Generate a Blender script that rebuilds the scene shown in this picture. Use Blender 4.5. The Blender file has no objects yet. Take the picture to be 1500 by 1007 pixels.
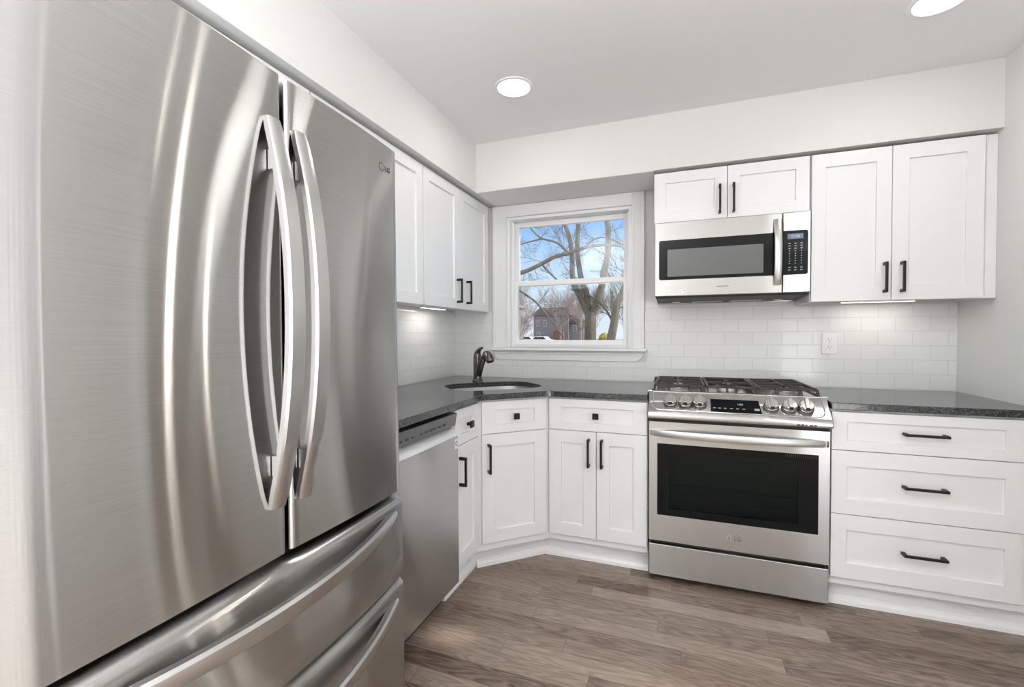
import bpy, bmesh, math, random
from mathutils import Vector, Matrix
R = math.radians
SC = bpy.context.scene
COL = SC.collection

# ------------------------------------------------------------------ camera
cam_d = bpy.data.cameras.new('camera')
cam = bpy.data.objects.new('camera', cam_d); COL.objects.link(cam)
cam_d.sensor_width = 36.0; cam_d.sensor_fit = 'HORIZONTAL'
cam_d.lens = 665.446 / 1500 * 36.0
cam_d.clip_start = 0.02; cam_d.clip_end = 500
yaw, pit, rol = R(20.4707), R(-1.1054), R(-0.1996)
fw = Vector((-math.sin(yaw)*math.cos(pit), math.cos(yaw)*math.cos(pit), math.sin(pit)))
rt = Vector((math.cos(yaw), math.sin(yaw), 0)); up = rt.cross(fw)
rt2 = rt*math.cos(rol) + up*math.sin(rol); up2 = up*math.cos(rol) - rt*math.sin(rol)
m3 = Matrix((rt2, up2, -fw)).transposed()
cam.matrix_world = Matrix.Translation((1.5667, -2.9889, 1.2132)) @ m3.to_4x4()
SC.camera = cam

# ------------------------------------------------------------------ exposure / sky / sun
vs = SC.view_settings
vs.view_transform = 'Standard'; vs.look = 'None'; vs.gamma = 1.0; vs.exposure = 0.22
vs.use_curve_mapping = False
SC.display_settings.display_device = 'sRGB'
CAN_POWER = 1.5
SKY = 0.90
FILL_UPLIGHT = 110.0
SKY_FILL = 2.0
GROUND_FILL = 4.6      # added glow below the horizon, brightens the ceiling
world = bpy.data.worlds.new('World'); SC.world = world; world.use_nodes = True
wn = world.node_tree; wn.nodes.clear()
wo = wn.nodes.new('ShaderNodeOutputWorld'); wb = wn.nodes.new('ShaderNodeBackground')
wt = wn.nodes.new('ShaderNodeTexCoord'); wsx = wn.nodes.new('ShaderNodeSeparateXYZ')
wr = wn.nodes.new('ShaderNodeValToRGB')
wm = wn.nodes.new('ShaderNodeMath'); wm.operation = 'MULTIPLY_ADD'; wm.inputs[1].default_value = .5; wm.inputs[2].default_value = .5
wn.links.new(wt.outputs['Generated'], wsx.inputs[0]); wn.links.new(wsx.outputs['Z'], wm.inputs[0]); wn.links.new(wm.outputs[0], wr.inputs[0])
wn.links.new(wr.outputs[0], wb.inputs[0]); wn.links.new(wb.outputs[0], wo.inputs[0])
els = wr.color_ramp.elements
els[0].position = 0.0; els[0].color = (.62, .60, .57, 1)
els[1].position = 0.80; els[1].color = (0.20, 0.42, 0.9, 1)
for p_, c_ in ((.47, (.70, .69, .67)), (.50, (.80, .89, 1.0)), (.55, (.66, .84, 1.0)), (.62, (.29, .56, .98))):
    e = els.new(p_); e.color = (*c_, 1)
# added sky brightness behind and beside the viewer, fills the room
wd_ = wn.nodes.new('ShaderNodeVectorMath'); wd_.operation = 'DOT_PRODUCT'; wd_.inputs[1].default_value = (0, -1, -.1)
wn.links.new(wt.outputs['Generated'], wd_.inputs[0])
wh_ = wn.nodes.new('ShaderNodeMapRange'); wh_.interpolation_type = 'SMOOTHSTEP'
wh_.inputs[1].default_value = -.75; wh_.inputs[2].default_value = -.35; wh_.inputs[3].default_value = 0; wh_.inputs[4].default_value = 1
wn.links.new(wd_.outputs['Value'], wh_.inputs[0])
wx_ = wn.nodes.new('ShaderNodeMix'); wx_.data_type = 'RGBA'; wx_.inputs[7].default_value = (SKY_FILL*.965, SKY_FILL*.985, SKY_FILL, 1)
wz_ = wn.nodes.new('ShaderNodeMapRange'); wz_.inputs[1].default_value = .06; wz_.inputs[2].default_value = -.20; wz_.inputs[3].default_value = 1; wz_.inputs[4].default_value = GROUND_FILL
wn.links.new(wsx.outputs['Z'], wz_.inputs[0])
wv_ = wn.nodes.new('ShaderNodeVectorMath'); wv_.operation = 'SCALE'; wv_.inputs[0].default_value = (SKY_FILL*.965, SKY_FILL*.985, SKY_FILL)
wn.links.new(wz_.outputs[0], wv_.inputs['Scale']); wn.links.new(wv_.outputs[0], wx_.inputs[7])
wn.links.new(wh_.outputs[0], wx_.inputs[0]); wn.links.new(wr.outputs[0], wx_.inputs[6]); wn.links.new(wx_.outputs[2], wb.inputs[0])
wb.inputs[1].default_value = SKY
sun_d = bpy.data.lights.new('sun', 'SUN'); sun_d.energy = 5.5; sun_d.angle = R(0.6); sun_d.color = (1, 0.95, 0.88)
sun = bpy.data.objects.new('sun', sun_d); COL.objects.link(sun)
sun.rotation_euler = Vector((-0.926, -0.075, -0.374)).to_track_quat('-Z', 'Y').to_euler()

# ------------------------------------------------------------------ materials
def mat(name, col=(.8, .8, .8), rough=.5, metal=0., spec=.5, aniso=0., coat=0.):
    m = bpy.data.materials.new(name); m.use_nodes = True
    b = m.node_tree.nodes['Principled BSDF']
    b.inputs['Base Color'].default_value = (*col, 1); b.inputs['Roughness'].default_value = rough
    b.inputs['Metallic'].default_value = metal; b.inputs['Specular IOR Level'].default_value = spec
    b.inputs['Anisotropic'].default_value = aniso; b.inputs['Coat Weight'].default_value = coat
    return m
def N(m, t): return m.node_tree.nodes.new(t)
def Lk(m, a, b): m.node_tree.links.new(a, b)
def B(m): return m.node_tree.nodes['Principled BSDF']
def mathn(m, op, a, b=None, c=None):
    n = N(m, 'ShaderNodeMath'); n.operation = op
    for i, v in enumerate((a, b, c)):
        if v is None: continue
        if isinstance(v, (int, float)): n.inputs[i].default_value = v
        else: Lk(m, v, n.inputs[i])
    return n.outputs[0]
def noise(m, scale, detail=3, vec=None, rough=.5, dist=0.):
    n = N(m, 'ShaderNodeTexNoise'); n.inputs['Scale'].default_value = scale
    n.inputs['Detail'].default_value = detail; n.inputs['Roughness'].default_value = rough
    n.inputs['Distortion'].default_value = dist
    if vec is not None: Lk(m, vec, n.inputs['Vector'])
    return n.outputs['Fac']
def mapped(m, scale=(1, 1, 1), src='Object'):
    tc = N(m, 'ShaderNodeTexCoord'); mp = N(m, 'ShaderNodeMapping')
    mp.inputs['Scale'].default_value = scale; Lk(m, tc.outputs[src], mp.inputs[0]); return mp.outputs[0]
def ramp(m, fac, stops):
    r = N(m, 'ShaderNodeValToRGB'); Lk(m, fac, r.inputs[0]); el = r.color_ramp.elements
    while len(el) < len(stops): el.new(.5)
    for e_, (p, c) in zip(el, stops): e_.position = p; e_.color = (*c, 1)
    return r.outputs[0]
def bump(m, h, strength=.1, dist=.01):
    b = N(m, 'ShaderNodeBump'); b.inputs['Strength'].default_value = strength; b.inputs['Distance'].default_value = dist
    Lk(m, h, b.inputs['Height']); Lk(m, b.outputs[0], B(m).inputs['Normal']); return b

def steel(name, col, rough, aniso, wav=0.0):
    """brushed sheet: grain runs level, so highlights stretch up and down"""
    m = bpy.data.materials.new(name); m.use_nodes = True; m.node_tree.nodes.clear()
    o_ = N(m, 'ShaderNodeOutputMaterial'); g = N(m, 'ShaderNodeBsdfAnisotropic'); g.inputs['Color'].default_value = (*col, 1)
    g.inputs['Roughness'].default_value = rough; g.inputs['Anisotropy'].default_value = aniso
    tg = N(m, 'ShaderNodeTangent'); tg.direction_type = 'RADIAL'; tg.axis = 'Z'
    Lk(m, tg.outputs[0], g.inputs['Tangent']); Lk(m, g.outputs[0], o_.inputs[0])
    gr = noise(m, 1.0, 2, mapped(m, (5, 5, 700)))
    Lk(m, ramp(m, gr, [(.3, tuple(c*.94 for c in col)), (.7, tuple(min(1, c*1.05) for c in col))]), g.inputs['Color'])
    if wav:
        w = noise(m, 1.0, 1, mapped(m, (1.2, 3.0, 1.0)))
        b = N(m, 'ShaderNodeBump'); b.inputs['Strength'].default_value = 1.0; b.inputs['Distance'].default_value = wav
        Lk(m, w, b.inputs['Height']); Lk(m, b.outputs[0], g.inputs['Normal'])
    return m
STEEL = steel('brushed_steel_appliance', (.51, .506, .50), .20, .75)
STEEL_F = steel('brushed_steel_fridge', (.52, .512, .50), .155, .87, .006)
STEEL_H = mat('satin_steel_handle', (.56, .555, .55), .34, 1.0)
STEEL_D = mat('dark_panel_steel', (.20, .20, .21), .35, .9)
CHROME = mat('polished_steel', (.75, .73, .71), .14, 1.0)
SINKM = mat('sink_steel', (.7, .7, .69), .32, 1.0)
FAUCET = mat('gunmetal_bronze', (.17, .155, .14), .28, .95)
BLACKM = mat('matte_black_metal', (.012, .012, .013), .42, .3)
IRON = mat('cast_iron', (.035, .029, .026), .42, .2)
GAPM = mat('black_plastic', (.010, .010, .011), .5)
GREYP = mat('grey_plastic', (.22, .22, .22), .5)
BGLASS = mat('black_glass', (.006, .007, .008), .04, 0, .16)
MESHG = mat('oven_mesh_glass', (.135, .138, .13), .12, 0, .5)
DISPM = mat('display_grey', (.17, .20, .25), .2)
MARKM = mat('panel_print', (.42, .42, .42), .5)
MARKD = mat('engraved_print', (.07, .068, .066), .5)
WHITEP = mat('white_paint_cabinet', (.83, .835, .84), .33)
Lk(WHITEP, ramp(WHITEP, noise(WHITEP, 2.0, 2), [(0, (.815, .82, .825)), (1, (.845, .85, .855))]), B(WHITEP).inputs['Base Color'])
TRIMM = mat('white_trim_paint', (.86, .86, .86), .3)
VINYL = mat('white_vinyl', (.92, .92, .93), .35)
PLATE = mat('white_plastic_plate', (.86, .86, .85), .3)
SLOT = mat('outlet_slot', (.08, .08, .08), .6)

def paint(name, col, sc=60, st=.04):
    m = mat(name, col, .6, 0, .3)
    bump(m, noise(m, sc, 3, mapped(m)), st, .002); return m
WALLM = paint('wall_paint_pale_grey', (.735, .735, .715))
CEILM = paint('ceiling_paint_white', (.90, .90, .895), 40)

def tile_mat(name, axis):
    m = mat(name, (.82, .83, .83), .09, 0, .5)
    tc = N(m, 'ShaderNodeTexCoord'); sp = N(m, 'ShaderNodeSeparateXYZ'); cb = N(m, 'ShaderNodeCombineXYZ')
    Lk(m, tc.outputs['Object'], sp.inputs[0]); Lk(m, sp.outputs[axis], cb.inputs[0]); Lk(m, sp.outputs['Z'], cb.inputs[1])
    br = N(m, 'ShaderNodeTexBrick'); Lk(m, cb.outputs[0], br.inputs['Vector'])
    br.inputs['Scale'].default_value = 1.0; br.inputs['Brick Width'].default_value = .150
    br.inputs['Row Height'].default_value = .0762; br.inputs['Mortar Size'].default_value = .0016
    br.inputs['Mortar Smooth'].default_value = .3; br.inputs['Bias'].default_value = 0
    br.inputs['Color1'].default_value = (.80, .805, .805, 1); br.inputs['Color2'].default_value = (.83, .835, .835, 1)
    br.inputs['Mortar'].default_value = (.66, .66, .65, 1)
    Lk(m, br.outputs['Color'], B(m).inputs['Base Color'])
    Lk(m, mathn(m, 'ADD', mathn(m, 'MULTIPLY', br.outputs['Fac'], .5), .08), B(m).inputs['Roughness'])
    h = mathn(m, 'ADD', mathn(m, 'SUBTRACT', 1.0, br.outputs['Fac']), mathn(m, 'MULTIPLY', noise(m, 9, 1, tc.outputs['Object']), .35))
    bump(m, h, .5, .0012); return m
TILE_B = tile_mat('subway_tile_back', 'X'); TILE_L = tile_mat('subway_tile_left', 'Y')

def granite():
    m = mat('dark_speckled_granite', (.03, .03, .03), .13, 0, .6)
    v = mapped(m)
    a = noise(m, 240, 3, v, .7); b = noise(m, 90, 4, v, .65)
    f = mathn(m, 'ADD', mathn(m, 'MULTIPLY', a, .6), mathn(m, 'MULTIPLY', b, .4))
    Lk(m, ramp(m, f, [(.40, (.010, .011, .012)), (.50, (.035, .037, .040)), (.58, (.10, .105, .11)), (.68, (.26, .27, .27))]), B(m).inputs['Base Color'])
    return m
GRANITE = granite()

def wood():
    m = mat('stained_oak_planks', (.2, .15, .12), .33, 0, .45)
    tc = N(m, 'ShaderNodeTexCoord'); sp = N(m, 'ShaderNodeSeparateXYZ'); Lk(m, tc.outputs['Object'], sp.inputs[0])
    X, Y = sp.outputs['X'], sp.outputs['Y']
    W = .0826
    yr = mathn(m, 'DIVIDE', Y, W); row = mathn(m, 'FLOOR', yr); fy = mathn(m, 'FRACT', yr)
    wn1 = N(m, 'ShaderNodeTexWhiteNoise'); wn1.noise_dimensions = '1D'; Lk(m, row, wn1.inputs['W'])
    xr = mathn(m, 'ADD', mathn(m, 'DIVIDE', X, .95), mathn(m, 'MULTIPLY', wn1.outputs['Value'], 7.3))
    colid = mathn(m, 'FLOOR', xr); fx = mathn(m, 'FRACT', xr)
    cb = N(m, 'ShaderNodeCombineXYZ'); Lk(m, row, cb.inputs[0]); Lk(m, colid, cb.inputs[1])
    wn2 = N(m, 'ShaderNodeTexWhiteNoise'); wn2.noise_dimensions = '2D'; Lk(m, cb.outputs[0], wn2.inputs['Vector'])
    pid = wn2.outputs['Value']
    # grain coordinates: long on x, offset per plank
    gv = N(m, 'ShaderNodeCombineXYZ')
    Lk(m, mathn(m, 'ADD', mathn(m, 'MULTIPLY', X, 2.6), mathn(m, 'MULTIPLY', pid, 40)), gv.inputs[0])
    Lk(m, mathn(m, 'MULTIPLY', Y, 20.0), gv.inputs[1]); Lk(m, mathn(m, 'MULTIPLY', pid, 17), gv.inputs[2])
    g1 = noise(m, 1.0, 2, gv.outputs[0], .5, .4)
    rings = mathn(m, 'FRACT', mathn(m, 'MULTIPLY', g1, 9.0))        # cathedral grain
    rings = mathn(m, 'ABSOLUTE', mathn(m, 'SUBTRACT', rings, .5))
    fv = N(m, 'ShaderNodeCombineXYZ'); Lk(m, mathn(m, 'MULTIPLY', X, 9), fv.inputs[0]); Lk(m, mathn(m, 'MULTIPLY', Y, 300), fv.inputs[1])
    fine = noise(m, 1.0, 3, fv.outputs[0])
    tone = mathn(m, 'ADD', mathn(m, 'MULTIPLY', pid, .42), mathn(m, 'ADD', mathn(m, 'MULTIPLY', rings, .62), mathn(m, 'MULTIPLY', fine, .42)))
    c = ramp(m, tone, [(.22, (.075, .050, .038)), (.48, (.205, .150, .117)), (.78, (.31, .238, .192)), (1.05, (.40, .32, .265))])
    gap = mathn(m, 'MAXIMUM', mathn(m, 'GREATER_THAN', mathn(m, 'ABSOLUTE', mathn(m, 'SUBTRACT', fy, .5)), .488),
                mathn(m, 'GREATER_THAN', mathn(m, 'ABSOLUTE', mathn(m, 'SUBTRACT', fx, .5)), .4988))
    mx = N(m, 'ShaderNodeMix'); mx.data_type = 'RGBA'; Lk(m, mathn(m, 'MULTIPLY', gap, .55), mx.inputs[0]); Lk(m, c, mx.inputs[6]); mx.inputs[7].default_value = (.05, .037, .03, 1)
    Lk(m, mx.outputs[2], B(m).inputs['Base Color'])
    Lk(m, mathn(m, 'ADD', mathn(m, 'MULTIPLY', fine, .18), .24), B(m).inputs['Roughness'])
    bump(m, mathn(m, 'SUBTRACT', mathn(m, 'MULTIPLY', fine, .25), gap), .25, .001)
    return m
WOOD = wood()

def glass_mat(name, tint=(1, 1, 1), refl=1.45):
    m = bpy.data.materials.new(name); m.use_nodes = True; nt = m.node_tree; nt.nodes.clear()
    o = nt.nodes.new('ShaderNodeOutputMaterial'); mx = nt.nodes.new('ShaderNodeMixShader')
    t = nt.nodes.new('ShaderNodeBsdfTransparent'); g = nt.nodes.new('ShaderNodeBsdfGlossy'); f = nt.nodes.new('ShaderNodeFresnel')
    t.inputs[0].default_value = (*tint, 1); g.inputs['Roughness'].default_value = .02; f.inputs[0].default_value = refl
    nt.links.new(f.outputs[0], mx.inputs[0]); nt.links.new(t.outputs[0], mx.inputs[1]); nt.links.new(g.outputs[0], mx.inputs[2])
    nt.links.new(mx.outputs[0], o.inputs[0]); return m
PANE = glass_mat('window_glass', (.97, .98, .98)); OVENG = glass_mat('oven_tinted_glass', (.42, .50, .50), 1.32)
def emit(name, col, st):
    m = bpy.data.materials.new(name); m.use_nodes = True; nt = m.node_tree; nt.nodes.clear()
    o = nt.nodes.new('ShaderNodeOutputMaterial'); e_ = nt.nodes.new('ShaderNodeEmission')
    e_.inputs[0].default_value = (*col, 1); e_.inputs[1].default_value = st; nt.links.new(e_.outputs[0], o.inputs[0]); return m
LED = emit('led_lens', (1, .98, .95), 6.0); LEDW = emit('led_strip_lens', (1, .95, .84), 2.6)
BULB = emit('lit_bulb', (1, .94, .87), 200.0)
DIGIT = emit('lit_digits', (.55, .7, 1.0), .9); DIGITW = emit('lit_digits_white', (.9, .95, 1.0), .6)

# ------------------------------------------------------------------ mesh helpers
def bx(bm, x0, x1, y0, y1, z0, z1):
    v = [bm.verts.new((x, y, z)) for z in (z0, z1) for y in (y0, y1) for x in (x0, x1)]
    for f in ((0, 2, 3, 1), (4, 5, 7, 6), (0, 1, 5, 4), (2, 6, 7, 3), (0, 4, 6, 2), (1, 3, 7, 5)):
        bm.faces.new([v[i] for i in f])
    return v
def box(x0, x1, y0, y1, z0, z1):
    bm = bmesh.new(); bx(bm, x0, x1, y0, y1, z0, z1); return bm
def boxes(*bs):
    bm = bmesh.new()
    for b in bs: bx(bm, *b)
    return bm
def prism(pts, a0, a1, axis='Z', bm=None):
    """extrude a 2D outline: axis Z -> (x,y), X -> (y,z), Y -> (x,z)"""
    bm = bm or bmesh.new()
    def P(p, a): return {'Z': (p[0], p[1], a), 'X': (a, p[0], p[1]), 'Y': (p[0], a, p[1])}[axis]
    lo = [bm.verts.new(P(p, a0)) for p in pts]; hi = [bm.verts.new(P(p, a1)) for p in pts]; n = len(pts)
    bm.faces.new(lo); bm.faces.new(hi)
    for i in range(n): bm.faces.new((lo[i], lo[(i+1) % n], hi[(i+1) % n], hi[i]))
    bmesh.ops.recalc_face_normals(bm, faces=bm.faces); return bm
def lathe(prof, seg=32, bm=None, center=(0, 0, 0), cap=True):
    bm = bm or bmesh.new(); rings = []
    for r, z in prof:
        rings.append([bm.verts.new((center[0]+r*math.cos(2*math.pi*i/seg), center[1]+r*math.sin(2*math.pi*i/seg), center[2]+z)) for i in range(seg)])
    for a, b in zip(rings, rings[1:]):
        for i in range(seg): bm.faces.new((a[i], a[(i+1) % seg], b[(i+1) % seg], b[i]))
    if cap:
        bm.faces.new(rings[0]); bm.faces.new(rings[-1])
    bmesh.ops.recalc_face_normals(bm, faces=bm.faces); return bm
def tube(bm, pts, rad, seg=8, cap=True):
    pts = [Vector(p) for p in pts]; n = len(pts)
    if isinstance(rad, (int, float)): rad = [rad]*n
    t0 = (pts[1]-pts[0]).normalized(); u = t0.orthogonal().normalized(); rings = []
    for i, p in enumerate(pts):
        t = (pts[min(i+1, n-1)] - pts[max(i-1, 0)]).normalized()
        u = (u - t*u.dot(t)).normalized(); w = t.cross(u)
        rings.append([bm.verts.new(p + (u*math.cos(2*math.pi*k/seg) + w*math.sin(2*math.pi*k/seg))*rad[i]) for k in range(seg)])
    for a, b in zip(rings, rings[1:]):
        for k in range(seg): bm.faces.new((a[k], a[(k+1) % seg], b[(k+1) % seg], b[k]))
    if cap: bm.faces.new(rings[0][::-1]); bm.faces.new(rings[-1])
    return bm
def strip_sweep(sections, bm=None):
    """list of equal closed loops -> capped skin"""
    bm = bm or bmesh.new(); rr = [[bm.verts.new(p) for p in s] for s in sections]; n = len(rr[0])
    for a, b in zip(rr, rr[1:]):
        for k in range(n): bm.faces.new((a[k], a[(k+1) % n], b[(k+1) % n], b[k]))
    bm.faces.new(rr[0]); bm.faces.new(rr[-1]); bmesh.ops.recalc_face_normals(bm, faces=bm.faces); return bm

def obj(name, bm, m, parent=None, loc=(0, 0, 0), rot=(0, 0, 0), bevel=0, smooth=False, seg=2, label=None):
    me = bpy.data.meshes.new(name)
    bm.normal_update(); bm.to_mesh(me); bm.free()
    o = bpy.data.objects.new(name, me); COL.objects.link(o); me.materials.append(m)
    o.location = loc; o.rotation_euler = rot
    if parent: o.parent = parent
    if smooth:
        for p in me.polygons: p.use_smooth = True
        me.set_sharp_from_angle(angle=R(38))
    if bevel:
        md = o.modifiers.new('bevel', 'BEVEL'); md.width = bevel; md.segments = seg; md.limit_method = 'ANGLE'; md.angle_limit = R(38)
        md.harden_normals = False
    if label: o['label'] = label
    return o
def tag(o, label, cat, group=None):
    o['label'] = label; o['category'] = cat
    if group: o['group'] = group
    return o
def thing(name, label, cat, loc=(0, 0, 0), rot=(0, 0, 0), group=None):
    o = bpy.data.objects.new(name, None); COL.objects.link(o); o.empty_display_size = .1
    o.location = loc; o.rotation_euler = rot; return tag(o, label, cat, group)
def struct(name, bm, m, parent=None, **k):
    o = obj(name, bm, m, parent, **k)
    if not parent: o['kind'] = 'structure'
    return o
def text(name, s, size, m, parent, loc, rot, ext=.0006):
    cu = bpy.data.curves.new(name, 'FONT'); cu.body = s; cu.size = size; cu.extrude = ext; cu.align_x = 'CENTER'; cu.align_y = 'CENTER'
    t = bpy.data.objects.new(name+'_curve', cu); COL.objects.link(t)
    dg = bpy.context.evaluated_depsgraph_get(); me = bpy.data.meshes.new_from_object(t.evaluated_get(dg))
    bpy.data.objects.remove(t)
    o = bpy.data.objects.new(name, me); COL.objects.link(o); me.materials.clear(); me.materials.append(m)
    o.parent = parent; o.location = loc; o.rotation_euler = rot; return o

# ------------------------------------------------------------------ dimensions
W, ZC, ZS = 2.891, 2.420, 2.118
REAR = -5.2
WX0, WX1, WZ0, WZ1 = .416, 1.268, 1.124, 2.032         # kitchen window opening
CT = .914

# ------------------------------------------------------------------ room shell
RM = [(-.12, REAR-.12), (6.3, REAR-.12), (6.3, 1.72), (W, 1.72), (W, .12), (-.12, .12)]
struct('floor', prism(RM, -.08, 0), WOOD)
struct('ceiling', prism(RM, ZC, ZC+.1), CEILM)
def wall_with_hole(a0, a1, z0, z1, hole, t0, t1, axis):
    h0, h1, hz0, hz1 = hole; bm = bmesh.new()
    for (p0, p1, q0, q1) in ((a0, h0, z0, z1), (h1, a1, z0, z1), (h0, h1, z0, hz0), (h0, h1, hz1, z1)):
        if p1-p0 < 1e-4 or q1-q0 < 1e-4: continue
        if axis == 'X': bx(bm, p0, p1, t0, t1, q0, q1)
        else: bx(bm, t0, t1, p0, p1, q0, q1)
    return bm
struct('wall_back', wall_with_hole(-.12, W+.12, 0, ZC, (WX0, WX1, WZ0, WZ1), 0, .12, 'X'), WALLM)
struct('wall_left', box(-.12, 0, -2.85, 0, 0, ZC), WALLM)
struct('wall_rear', box(-.12, W+.12, REAR-.12, REAR, 0, ZC), WALLM)
RW = (-1.34, -.66, 0, 2.05)                              # doorway to the next room, right of the frame
struct('wall_right', wall_with_hole(-1.95, 0, 0, ZC, RW, W, W+.12, 'Y'), WALLM)
struct('wall_next', prism([(W, .12), (W+.12, .12), (W+.12, 1.60), (6.2, 1.60), (6.2, 1.72), (W, 1.72)], 0, ZC), WALLM)
SW = (-.99, -.87, 2.19, 2.30)  # slot added to let a patch of sun reach the kitchen floor
struct('wall_far', wall_with_hole(-1.95, 1.72, 0, ZC, SW, 6.2, 6.3, 'Y'), WALLM)
struct('wall_side', box(W+.12, 6.2, -1.95, -1.85, 0, ZC), WALLM)
# dropped soffit over the cabinets (L-shaped)
struct('trim_1', prism([(0, 0), (0, -2.85), (.340, -2.85), (.340, -.348), (W, -.348), (W, 0)], ZS, ZC, 'Z'), WALLM)

struct('trim_5', prism([(.3405, -.347), (1.418, -.347), (1.418, -.001), (.3405, -.001)], ZS-.0035, ZS-.0005, 'Z'), CEILM)

# recessed ceiling lights
def ceiling_light(x, y, label):
    t = thing('ceiling_light', label, 'ceiling light', (x, y, ZC), group='recessed ceiling lights')
    obj('trim_ring', lathe([(.078, -.001), (.080, -.006), (.092, -.004), (.095, 0), (.078, 0)], 40, cap=False), TRIMM, t, smooth=True)
    obj('lens', lathe([(.0, -.0035), (.060, -.0035), (.079, -.002)], 40, cap=False), LED, t)
    ld = bpy.data.lights.new('can_lamp', 'AREA'); ld.shape = 'DISK'; ld.size = .15; ld.energy = CAN_POWER; ld.color = (1, .985, .96)
    lo = bpy.data.objects.new('can_lamp', ld); COL.objects.link(lo); lo.parent = t; lo.location = (0, 0, -.012)
    return t
ceiling_light(.797, -.888, 'round recessed ceiling light near the corner above the sink')
ceiling_light(2.440, -.886, 'round recessed ceiling light cut by the top edge, above the range side')
ceiling_light(.95, -2.75, 'round recessed ceiling light in front of the refrigerator, behind the viewer')
fl_ = thing('added_fill_lamp', 'added unseen uplighter behind the viewer that brightens the ceiling', 'floor lamp', (.42, -3.95, 0))  # unseen uplighter, added as fill light for the ceiling
obj('base', lathe([(.0, .0005), (.15, .0005), (.15, .015), (.03, .025), (.0, .026)], 32, cap=False), TRIMM, fl_, smooth=True)
obj('pole', lathe([(.013, .025), (.013, 1.60)], 16), TRIMM, fl_, smooth=True)
obj('lamp_shade', lathe([(.02, 1.58), (.08, 1.60), (.17, 1.70), (.20, 1.78), (.195, 1.78), (.165, 1.705), (.075, 1.612), (.0, 1.60)], 32, cap=False), TRIMM, fl_, smooth=True)
ld_ = bpy.data.lights.new('added_uplight', 'AREA'); ld_.shape = 'DISK'; ld_.size = .26; ld_.energy = FILL_UPLIGHT; ld_.color = (.965, .985, 1)
lo_ = bpy.data.objects.new('added_uplight', ld_); COL.objects.link(lo_); lo_.parent = fl_; lo_.location = (0, 0, 1.74); lo_.rotation_euler = (math.pi, 0, 0)
ceiling_light(2.440, -2.75, 'round recessed ceiling light near the right wall, behind the viewer')

# ------------------------------------------------------------------ kitchen window
w1 = bpy.data.objects.new('window_1', None); COL.objects.link(w1); w1['kind'] = 'structure'
w1.location = ((WX0+WX1)/2, 0, WZ0); hw = (WX1-WX0)/2; wh = WZ1-WZ0
cz = 2.112-WZ0; co = .099; cb0 = 0.0
cas = boxes((-hw-co, -hw, -.02, -.0005, cb0, cz), (hw, hw+co-.02, -.02, -.0005, cb0, cz), (-hw, hw, -.02, -.0005, wh, cz))
bx(cas, -hw-co, -hw-co+.02, -.026, -.02, cb0, cz); bx(cas, hw+co-.04, hw+co-.02, -.026, -.02, cb0, cz)
bx(cas, -hw-.012, -hw, -.025, -.02, cb0, wh+.012); bx(cas, hw, hw+.012, -.025, -.02, cb0, wh+.012); bx(cas, -hw, hw, -.025, -.02, wh, wh+.012)
obj('casing', cas, TRIMM, w1, bevel=.002)
obj('stool', box(-hw-co-.017, hw+co-.002, -.058, .03, -.019, 0), TRIMM, w1, bevel=.004)
ap = prism([(-hw-.107, -.019), (hw+.087, -.019), (hw+.060, -.062), (hw+.03, -.086), (-hw-.068, -.086), (-hw-.088, -.062)], -.018, -.0005, 'Y')
bx(ap, -hw-.09, hw+.07, -.024, -.018, -.045, -.034)
obj('apron', ap, TRIMM, w1, bevel=.003)
jb = boxes((-hw, -hw+.020, 0, .118, 0, wh), (hw-.020, hw, 0, .118, 0, wh), (-hw+.02, hw-.02, 0, .118, wh-.020, wh), (-hw+.02, hw-.02, 0.031, .118, 0, .018))
bx(jb, -hw+.02, -hw+.036, .045, .052, .018, wh-.02); bx(jb, hw-.036, hw-.02, .045, .052, .018, wh-.02)
obj('jamb', jb, VINYL, w1, bevel=.0015)
gx0, gx1 = .478-.842, 1.208-.842
zr0, zr1 = 1.557-WZ0, 1.592-WZ0
def sash(name, y0, y1, z0, z1, gz0, gz1):
    s = obj(name, boxes((-hw+.021, gx0, y0, y1, z0, z1), (gx1, hw-.021, y0, y1, z0, z1), (gx0, gx1, y0, y1, z0, gz0), (gx0, gx1, y0, y1, gz1, z1)), VINYL, w1, bevel=.003)
    obj('glass_pane', box(gx0, gx1, (y0+y1)/2-.002, (y0+y1)/2+.002, gz0, gz1), PANE, s)
    return s
sash('lower_sash', .054, .078, .019, zr1, 1.176-WZ0, zr0)
sash('upper_sash', .084, .108, zr0, wh-.021, zr1, 1.975-WZ0)

# doorway in the right wall and the lamp of the room beyond (both outside the frame, mirrored in the steel)
dcas = boxes((W-.02, W-.0005, RW[0]-.085, RW[0], 0.001, RW[3]+.085), (W-.02, W-.0005, RW[1], RW[1]+.085, 0.001, RW[3]+.085), (W-.02, W-.0005, RW[0], RW[1], RW[3], RW[3]+.085))
struct('door_1', dcas, TRIMM, bevel=.002)
struct('trim_4', box(W-.012, W+.132, -1.965, -1.9505, .001, ZC-.001), TRIMM, bevel=.003)
cu_ = bmesh.new(); cv = []  # sheer cloth added out of view to dim the glare mirrored in the refrigerator
for i in range(81):
    y = -2.80+.82*i/80; x = W+.06+.022*math.sin(i*.8)
    cv.append((cu_.verts.new((x, y, .03)), cu_.verts.new((x+.004*math.sin(i), y, ZC-.02))))
for a, b in zip(cv, cv[1:]): cu_.faces.new((a[0], b[0], b[1], a[1]))
SHEER = bpy.data.materials.new('added_sheer_cloth'); SHEER.use_nodes = True; SHEER.node_tree.nodes.clear()
so_ = N(SHEER, 'ShaderNodeOutputMaterial'); sm1 = N(SHEER, 'ShaderNodeMixShader'); sm1.inputs[0].default_value = .5
s1_ = N(SHEER, 'ShaderNodeBsdfTranslucent'); s2_ = N(SHEER, 'ShaderNodeBsdfDiffuse')
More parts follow.
